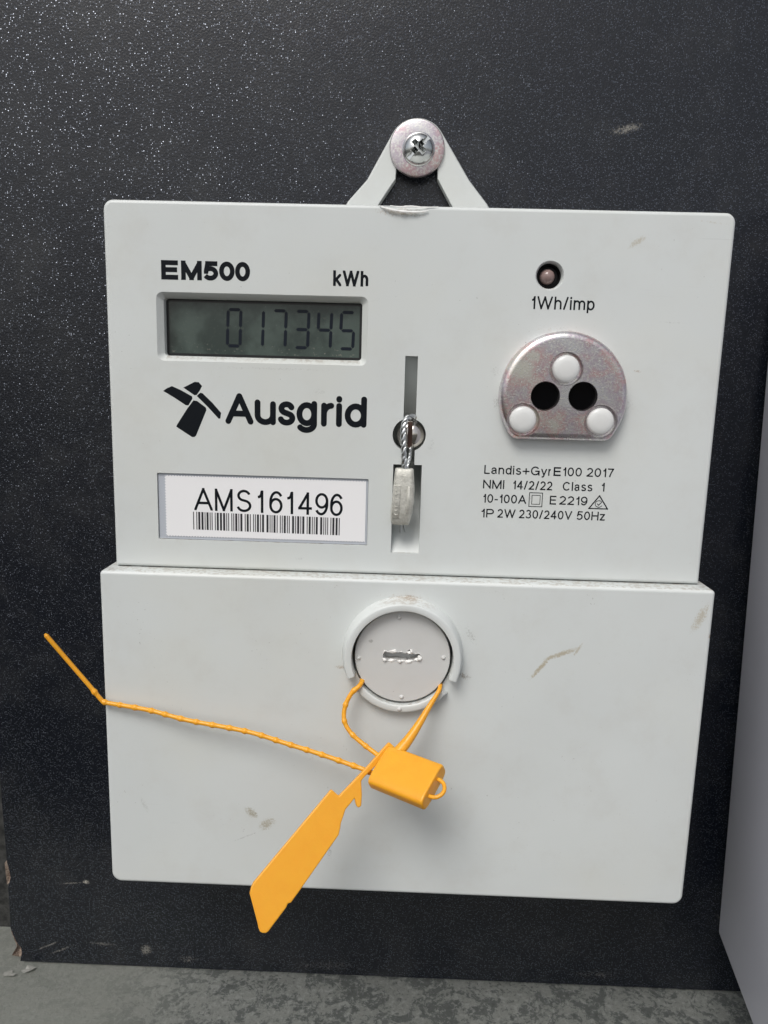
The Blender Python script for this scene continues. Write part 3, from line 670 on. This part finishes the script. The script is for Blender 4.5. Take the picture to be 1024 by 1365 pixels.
# label sunk in its window
slide = obj('label_window', loft([(rrect(-55.0, -8.7, -71.45, -56.8, .2, 3), .45), (rrect(-55.0, -8.7, -71.45, -56.8, .2, 3), .85)]), 'label_slide', mt)
zx = []
x_, z_ = [], []
def serr():
    P = []; x0, x1, z0, z1 = -53.55, -9.1, -70.95, -57.15; d = .26; s_ = .62
    k = int((x1 - x0) / s_)
    for i in range(k): P += [(x0 + (i + 0.0) * (x1 - x0) / k, z0), (x0 + (i + .5) * (x1 - x0) / k, z0 + d)]
    P += [(x1, z0), (x1, z1)]
    for i in range(k): P += [(x1 - (i + .5) * (x1 - x0) / k, z1 - d), (x1 - (i + 1.0) * (x1 - x0) / k, z1)]
    m = int((z1 - z0) / s_)
    for i in range(m - 1): P += [(x0 + d, z1 - (i + .5) * (z1 - z0) / m), (x0, z1 - (i + 1.0) * (z1 - z0) / m)]
    P += [(x0 + d, z0 + .5 * (z1 - z0) / m)]
    return P
lb = obj('paper_label', loft([(serr(), .33), (serr(), .43)]), 'label_paper', mt)
put('lettering', lambda b: boxes(b, [('A', -47.05, -42.95), ('M', -42.45, -38.5), ('S', -37.65, -34.35), ('1', -33.2, -31.7), ('6', -30.4, -27.45), ('1', -26.7, -25.1), ('4', -24.0, -20.95), ('9', -20.25, -17.35), ('6', -16.95, -14.15)], -64.82, 5.0, .112, .31, -.012), lb, 'print_black')
C39 = {'*': 'nwnnwnwnn', 'A': 'wnnnnwnnw', 'M': 'wnwnnnnwn', 'S': 'nnwnnnwwn', '1': 'wnnwnnnnw', '6': 'nnwwwnnnn', '4': 'nnnwwnnnw', '9': 'nnwwnnwnn'}
def bars(b):
    seq = []
    for ch in '*AMS161496*':
        for k, c in enumerate(C39[ch]): seq.append((k % 2 == 0, 2.3 if c == 'w' else 1.0))
        seq.append((False, 1.0))
    seq = seq[:-1]; tot = sum(a for _, a in seq); u_ = (-14.75 + 47.35) / tot; x = -47.35
    for on, a in seq:
        if on:
            s0 = -65.2 - (x + 47.35) * .0125; s1 = -69.2 - (x + 47.35) * .0095
            sheet([(x, s1), (x + a * u_ * .92, s1), (x + a * u_ * .92, s0), (x, s0)], .31, b)
        x += a * u_
put('barcode', bars, lb, 'barcode_ink')

# pulse lamp
lamp = obj('indicator_lamp', lathe(27.95, -13.15, [(2.58, 3.4), (2.55, 1.6), (2.2, 1.5), (2.0, 2.2), (0, 2.4)], 36), 'deep_black', mt, smooth=50)
obj('lens', lathe(27.75, -13.2, [(0, .35), (.6, .45), (1.15, .8), (1.5, 1.4), (1.6, 2.2)], 32), 'lens', lamp, smooth=60)

# optical port
PX, PZ, PR = 31.95, -37.75, 13.4
zb = -46.9
def plate(ins):
    r = PR - ins; z0 = zb + ins
    a = math.asin((z0 + 1.9 - PZ) / r); P = []
    k = 56
    for i in range(k + 1):
        t = a + (pi - 2 * a) * i / k; P.append((PX + r * cos(t), PZ + r * sin(t)))
    lx, lz = P[-1]; rx, rz = P[0]
    P += [(lx + .35, lz - .75), (lx + 1.25, z0 + .25), (lx + 2.1, z0)] + [(lx + 2.1 + (rx - lx - 4.2) * i / 6, z0) for i in range(1, 6)] + [(rx - 2.1, z0), (rx - 1.25, z0 + .25), (rx - .35, rz - .75)]
    return P
port = obj('optical_port', loft([(plate(i), y) for i, y in ((1.5, -3.12), (.9, -3.0), (.42, -2.72), (.12, -2.25), (0, -1.6), (0, -.8), (.25, .4))]), 'zinc_plate', mt)
PADS = ((32.05, -32.05), (23.7, -42.8), (39.95, -42.7)); WINS = ((28.02, -37.75), (35.82, -37.6))
cuts = []
for x, z in PADS: cuts.append(lathe(x, z, [(0, -4), (3.75, -4), (3.62, -3.14), (3.36, -2.75), (3.3, -1.7), (0, -1.7)], 36))
for x, z in WINS: cuts.append(lathe(x, z, [(0, -4), (3.2, -4), (3.05, -3.12), (2.92, -2.9), (2.9, -.9), (0, -.9)], 36))
boolean(port, cuts, None)
for i, (x, z) in enumerate(PADS):
    obj('pad', lathe(x, z, [(0, -3.42), (1.4, -3.38), (2.35, -3.22), (2.72, -2.95), (2.86, -2.5), (2.86, -1.6)], 40), 'pad_plastic', port, smooth=60)
for x, z in WINS:
    obj('sensor_window', lathe(x, z, [(0, -1.7), (2.86, -1.7), (2.86, -.8)], 36), 'ir_window', port, smooth=60)

# captive screw
cs = thing_screw = obj('captive_screw', lathe(.25, -46.92, [(0, -.15), (1.2, 0.0), (2.2, .4), (2.8, 1.0), (3.05, 1.7), (3.05, 2.6), (2.0, 2.7), (2.0, 7), (0, 7)], 48), 'nickel', mt)
boolean(cs, [slab(-.35, .62, -2, 1.4, -52, -42)], .08)
obj('screw_slot', slab(-.345, .615, 1.36, 1.5, -49.6, -44.2), 'rust_slot', cs)

# ------------------------------------------------------------------ washer and mounting screw
wa = obj('washer', lathe(-.15, 18.9, [(2.6, 27.75), (6.05, 27.7), (6.35, 27.78), (6.52, 28.05), (6.52, 28.6), (2.6, 28.6), (2.6, 27.75)], 64), 'washer_zinc', None, smooth=40)
tag(centre_origin(wa), 'pink tinged zinc washer clamped under the cross head screw on top bracket', 'washer')
KX, KZ, KY = .22, 18.6, 3.0
hs_ = obj('screw_head', lathe(KX, KZ, [(0, 22.3 + KY), (1.2, 22.38 + KY), (2.2, 22.7 + KY), (3.05, 23.25 + KY), (3.5, 23.95 + KY), (3.66, 24.4 + KY), (3.85, 24.5 + KY), (3.88, 24.68 + KY), (1.9, 24.7 + KY), (1.9, 33 + KY), (0, 33 + KY)], 48), 'bright_zinc', None)
def rotbox(w, l, d0, d1, ang, taper=1.0):
    bm = slab(-l / 2, l / 2, d0, d1, -w / 2, w / 2)
    for v in bm.verts:
        if v.co.y > (d0 + d1) / 2: v.co.x *= taper; v.co.z *= taper
    R2 = Matrix.Rotation(rad(-ang), 4, 'Y')
    for v in bm.verts: v.co = R2 @ v.co; v.co.x += KX; v.co.z += KZ; v.co.y += KY
    return bm
boolean(hs_, [rotbox(.85, 9, 21, 23.75, 45), rotbox(1.5, 4.6, 21, 25.0, 45, .55), rotbox(1.5, 4.6, 21, 25.02, -45, .55)], .06)
tag(centre_origin(hs_), 'shiny cross slotted pan head screw in the middle of the washer', 'screw'); hs_.name = 'mounting_screw'

# ------------------------------------------------------------------ wire seal
ws = thing('wire_seal', 'twisted steel wire loop with crimped grey metal ferrule hanging over the slotted screw', 'wire seal', (-1, -1, -68))
def twisted(path, r, pitch, nst, rr):
    P = spline(path, .12); bm = bmesh.new()
    for s_ in range(nst):
        pts = []; nrm = None; L = 0
        for i, p in enumerate(P):
            t = (P[min(i + 1, len(P) - 1)] - P[max(i - 1, 0)]).normalized()
            if nrm is None: nrm = t.orthogonal().normalized()
            nrm = (nrm - t * nrm.dot(t)).normalized(); bi = t.cross(nrm)
            if i: L += (P[i] - P[i - 1]).length
            a = 2 * pi * (L / pitch + s_ / nst); pts.append(p + (nrm * cos(a) + bi * sin(a)) * r)
        tube(pts, lambda t, i: rr, 6, bm)
    return bm
obj('wire', twisted([(1.3, 1.5, -44.2), (1.0, .3, -43.2), (.3, -.7, -42.9), (-.8, -1.6, -43.4), (-1.35, -2.1, -45.3), (-1.25, -2.2, -48.3), (-1.05, -2.0, -51.5), (-.8, -1.6, -55.5)], .33, 4.2, 3, .34), 'steel_wire', ws, smooth=60)
obj('wire', twisted([(.75, 2.6, -48.8), (.45, 1.0, -50.2), (.2, -.6, -51.7), (-.25, -1.4, -53.4), (-.3, -1.4, -55.5)], .20, 3.4, 3, .21), 'steel_wire', ws, smooth=60)
# ferrule: swept rounded rectangle, bulging in the middle
def sweep(cs_):
    bm = bmesh.new(); rings = []
    for (cx, cy, cz, hw, hd) in cs_:
        rings.append([bm.verts.new((cx + a, cy + b, cz)) for a, b in rrect(-hw, hw, -hd, hd, min(hw, hd) * .55, 5)])
    k = len(rings[0])
    for A, B in zip(rings, rings[1:]):
        for j in range(k): bm.faces.new((A[j], A[(j + 1) % k], B[(j + 1) % k], B[j]))
    bm.faces.new(rings[0]); bm.faces.new(list(reversed(rings[-1]))); return bm
fr = obj('ferrule', sweep([(-.85, -1.3, -53.95, 1.75, 1.1), (-.85, -1.3, -54.15, 1.98, 1.3), (-.85, -1.35, -55.5, 2.12, 1.45), (-.85, -1.5, -58, 2.3, 1.6), (-.95, -1.6, -61, 2.38, 1.7), (-1.2, -1.55, -63.5, 2.35, 1.65), (-1.38, -1.45, -65.4, 2.1, 1.45), (-1.38, -1.4, -66.0, 1.95, 1.3), (-1.38, -1.4, -66.2, 1.7, 1.0)]), 'crimp_metal', ws, smooth=50)
bm = sweep([(-2.25, -3.0, -57.4, .72, .12), (-2.32, -3.12, -57.55, .8, .22), (-2.4, -3.25, -61, .8, .22), (-2.5, -3.1, -64.4, .8, .22), (-2.5, -3.0, -64.6, .72, .12)])
obj('stamped_pad', bm, 'crimp_metal', fr, smooth=50)
bm = bmesh.new()
for i in range(7):
    z0 = -58.3 - i * .88
    tube([Vector((-2.85, -3.42 if i in (2, 3, 4) else -3.3, z0)), Vector((-2.45, -3.46, z0 - .3)), Vector((-2.05, -3.42 if i in (2, 3, 4) else -3.3, z0 + (.12 if i % 2 else -.2)))], lambda t, k: .1, 6, bm)
obj('stamped_ridges', bm, 'crimp_metal', fr, smooth=50)
obj('stamped_pad', sweep([(.28, -3.02, -57.6, .2, .1), (.28, -3.12, -57.8, .3, .18), (.22, -3.22, -61, .28, .18), (-.05, -3.1, -63.8, .3, .18), (-.05, -3.0, -64.0, .2, .1)]), 'crimp_metal', fr, smooth=50)
bm = bmesh.new(); random.seed(4)
for i in range(7):
    a = random.uniform(-.5, .5); tube([Vector((-1.0 + a * .6, -1.0 + random.uniform(-.3, .3), -65.9)), Vector((-.85 + a * 1.5, -.8 + random.uniform(-.5, .5), -67.2 - random.uniform(.2, 1.2)))], lambda t, k: .15, 6, bm)
obj('wire_end', bm, 'steel_wire', ws, smooth=60)

# ------------------------------------------------------------------ yellow pull-tight seal
ys = thing('security_seal', 'bright yellow plastic pull tight seal threaded through the round plug with long beaded tail', 'security seal', (-2, -14, -122))
S1 = spline([(-8.9, -3.2, -101.5), (-8.75, -5.2, -101.2), (-9.3, -6.7, -101.7), (-10.9, -7.5, -103.1), (-12.2, -8.3, -105.8), (-12.25, -9.3, -108.7), (-10.7, -10.3, -111.0), (-7.9, -11.5, -112.9), (-4.3, -13.2, -114.7)], .2)
bead = lambda per, r0, r1, ph=0: (lambda t, i: r0 + (r1 - r0) * max(0, 1 - abs(((i * .2 + ph) % per) - per / 2) / (per * .2)) ** 1)
obj('strap', tube(S1, bead(3.4, .50, .66), 14), 'yellow_plastic', ys, smooth=50)
S2 = spline([(8.8, -3.2, -102.0), (8.55, -5.4, -101.7), (8.1, -6.9, -102.3), (6.2, -8.2, -105.2), (3.9, -10.0, -108.7), (1.6, -11.9, -111.6), (-1.2, -14.0, -114.4)], .2)
obj('strap', tube(S2, lambda t, i: .48 + .95 * max(0, t - .25) ** 1.1 * 1.3, 16, flat=1.0), 'yellow_plastic', ys, smooth=50)
T1 = spline([(-5.0, -13.6, -118.9), (-7.01, -13.0, -118.22), (-10.15, -12.2, -117.57), (-16.81, -10.9, -116.08), (-25.19, -9.7, -114.29), (-33.67, -8.6, -112.48), (-47.25, -7.5, -110.84), (-55.93, -6.5, -109.33), (-63.6, -5.7, -108.6), (-66.5, -5.5, -108.2), (-67.7, -5.5, -107.1), (-69.98, -5.6, -104.08), (-74.23, -6.0, -98.39), (-78.47, -7.0, -92.1)], .2)
kk = len(T1)
def tailr(t, i):
    r = .50 + (.22 * max(0, 1 - abs(((i * .2) % 3.55) - 1.7) / .75) if t < .83 else 0)
    return r if i < kk - 2 else r * .6
obj('tail', tube(T1, tailr, 14), 'yellow_plastic', ys, smooth=50)
# locking block: rounded oval prism
TL = Vector((-2.5, -12.6, -112.0)); TR = Vector((8.7, -20.0, -112.1)); BL = Vector((-7.45, -19.3, -117.2))
A_ = (TR - TL); La = A_.length; A_.normalize()
B_ = (BL - TL); B_ = (B_ - A_ * B_.dot(A_)); B_.normalize(); Lb = 9.6
N_ = A_.cross(B_).normalized()
if N_.y > 0: N_ = -N_
Th = 3.9
C0 = TL + B_ * (Lb / 2 - .3) - N_ * (Th / 2)
def oval(s_, ins=0):
    P = []
    hb, hn = Lb / 2 - ins, Th / 2 - ins
    for i in range(40):
        a = 2 * pi * i / 40; e = .5
        P.append(C0 + A_ * s_ + B_ * (hb * math.copysign(abs(cos(a)) ** .5, cos(a))) + N_ * (hn * math.copysign(abs(sin(a)) ** .5, sin(a))))
    return P
def sw(rings):
    bm = bmesh.new(); R2 = [[bm.verts.new(v) for v in r] for r in rings]; k = len(R2[0])
    for a, b in zip(R2, R2[1:]):
        for j in range(k): bm.faces.new((a[j], a[(j + 1) % k], b[(j + 1) % k], b[j]))
    bm.faces.new(list(reversed(R2[0]))); bm.faces.new(R2[-1]); return bm
blk = obj('lock_block', sw([oval(.0, .3), oval(.15, .08), oval(.4, 0), oval(La - .45, 0), oval(La - .15, .1), oval(La, .35)]), 'yellow_plastic', ys)
ce = C0 + A_ * La
e1 = ce - B_ * 1.75 + N_ * .1; e2 = ce + B_ * 2.15 + N_ * .1
hb_ = []
for e in (e1, e2):
    bm = bmesh.new(); R3 = Matrix((B_, N_, A_)).transposed()
    bmesh.ops.create_cone(bm, cap_ends=True, segments=20, radius1=1.05, radius2=1.05, depth=11)
    for v in bm.verts: v.co = R3 @ v.co + e
    hb_.append(bm)
boolean(blk, hb_, .1)
lp = spline([e1 - A_ * 1.4, e1 + A_ * .2 + N_ * .15, e1 + A_ * 1.5 + B_ * .4, e1 + A_ * 2.3 + B_ * 1.7, e2 + A_ * 2.0 - B_ * .9, e2 + A_ * .9 - B_ * .1, e2 - A_ * 1.4], .15)
obj('loop', tube(lp, lambda t, i: .42, 14), 'yellow_plastic', ys, smooth=60)
# flat tag with its spine; every point lies in one plane that leans towards the viewer
CAM = Vector((-1.465, -162.2, -35.035))
planeP = TL + N_ * -.2; 
tagpx = [(-2.3, -13.0, -111.4), (-3.85, -13.0, -113.37), (-7.29, -13.0, -117.85), (-12.7, -14.89, -123.29), (-14.0, -14.3, -122.5), (-14.41, -14.08, -122.26), (-29.1, -25.3, -137.1), (-29.4, -25.9, -137.7), (-29.6, -26.6, -138.6), (-27.3, -30.2, -142.4), (-26.97, -30.82, -143.1), (-26.6, -31.2, -143.5), (-26.12, -31.36, -143.62), (-25.4, -31.36, -143.62), (-24.95, -31.27, -143.3),
         (-21.85, -28.3, -140.14), (-21.6, -27.9, -139.5), (-21.02, -27.76, -139.51), (-19.29, -26.14, -137.6), (-12.2, -19.57, -129.38), (-11.98, -18.8, -128.4), (-11.88, -18.13, -127.53), (-11.4, -17.2, -126.3), (-11.09, -16.51, -125.38), (-10.05, -15.79, -124.38), (-9.3, -15.16, -123.51), (-8.95, -15.8, -124.5), (-8.6, -16.3, -124.95), (-8.1, -16.3, -124.95), (-7.77, -16.1, -124.6), (-7.73, -14.8, -122.96), (-8.04, -13.09, -120.64), (-7.41, -13.0, -119.78), (-5.2, -13.0, -117.24), (-0.98, -13.0, -112.56)]
tb = Vector((-4.9, -5.0, -7.2)).normalized()
tn = (tb.cross(Vector((.80, -.05, -.60)))).normalized()
if tn.y > 0: tn = -tn
p0 = TL + A_ * .3 - N_ * 1.0
front = []
for p_ in tagpx:
    d = Vector(p_) - CAM; t = (p0 - CAM).dot(tn) / d.dot(tn); front.append(CAM + d * t)
bm = bmesh.new()
f1 = [bm.verts.new(v) for v in front]; f2 = [bm.verts.new(v - tn * 1.05) for v in front]; k = len(f1)
bm.faces.new(f1); bm.faces.new(list(reversed(f2)))
for j in range(k): bm.faces.new((f1[j], f2[j], f2[(j + 1) % k], f1[(j + 1) % k]))
tg = obj('tag', bm, 'yellow_plastic', ys)
boolean(tg, [], .26)

# small flakes of paint and grit lying on the ledge
def flake(x, y, s_, seed, mat, label):
    random.seed(seed); bm = bmesh.new(); k = 9; z = -209.35
    c = bm.verts.new((x, y, z + s_ * .18)); rr = []
    for i in range(k):
        q = random.uniform(.55, 1.1) * s_; a = 2 * pi * i / k
        rr.append(bm.verts.new((x + q * cos(a), y + q * .6 * sin(a), z + random.uniform(0, .35) * s_)))
    for i in range(k): bm.faces.new((c, rr[i], rr[(i + 1) % k]))
    bmesh.ops.solidify(bm, geom=bm.faces[:], thickness=.12)
    o = obj('paint_flake', bm, mat, None, smooth=30); tag(centre_origin(o), label, 'flake', 'paint flakes on the ledge'); return o
flake(-106.5, 29.0, 2.4, 1, 'flake_paint', 'pale curled paint flake beside the broken lower left corner of the board')
flake(-111.5, 27.0, 2.0, 2, 'flake_paint', 'pale curled flake at the far left end of the ledge, left of the larger one')
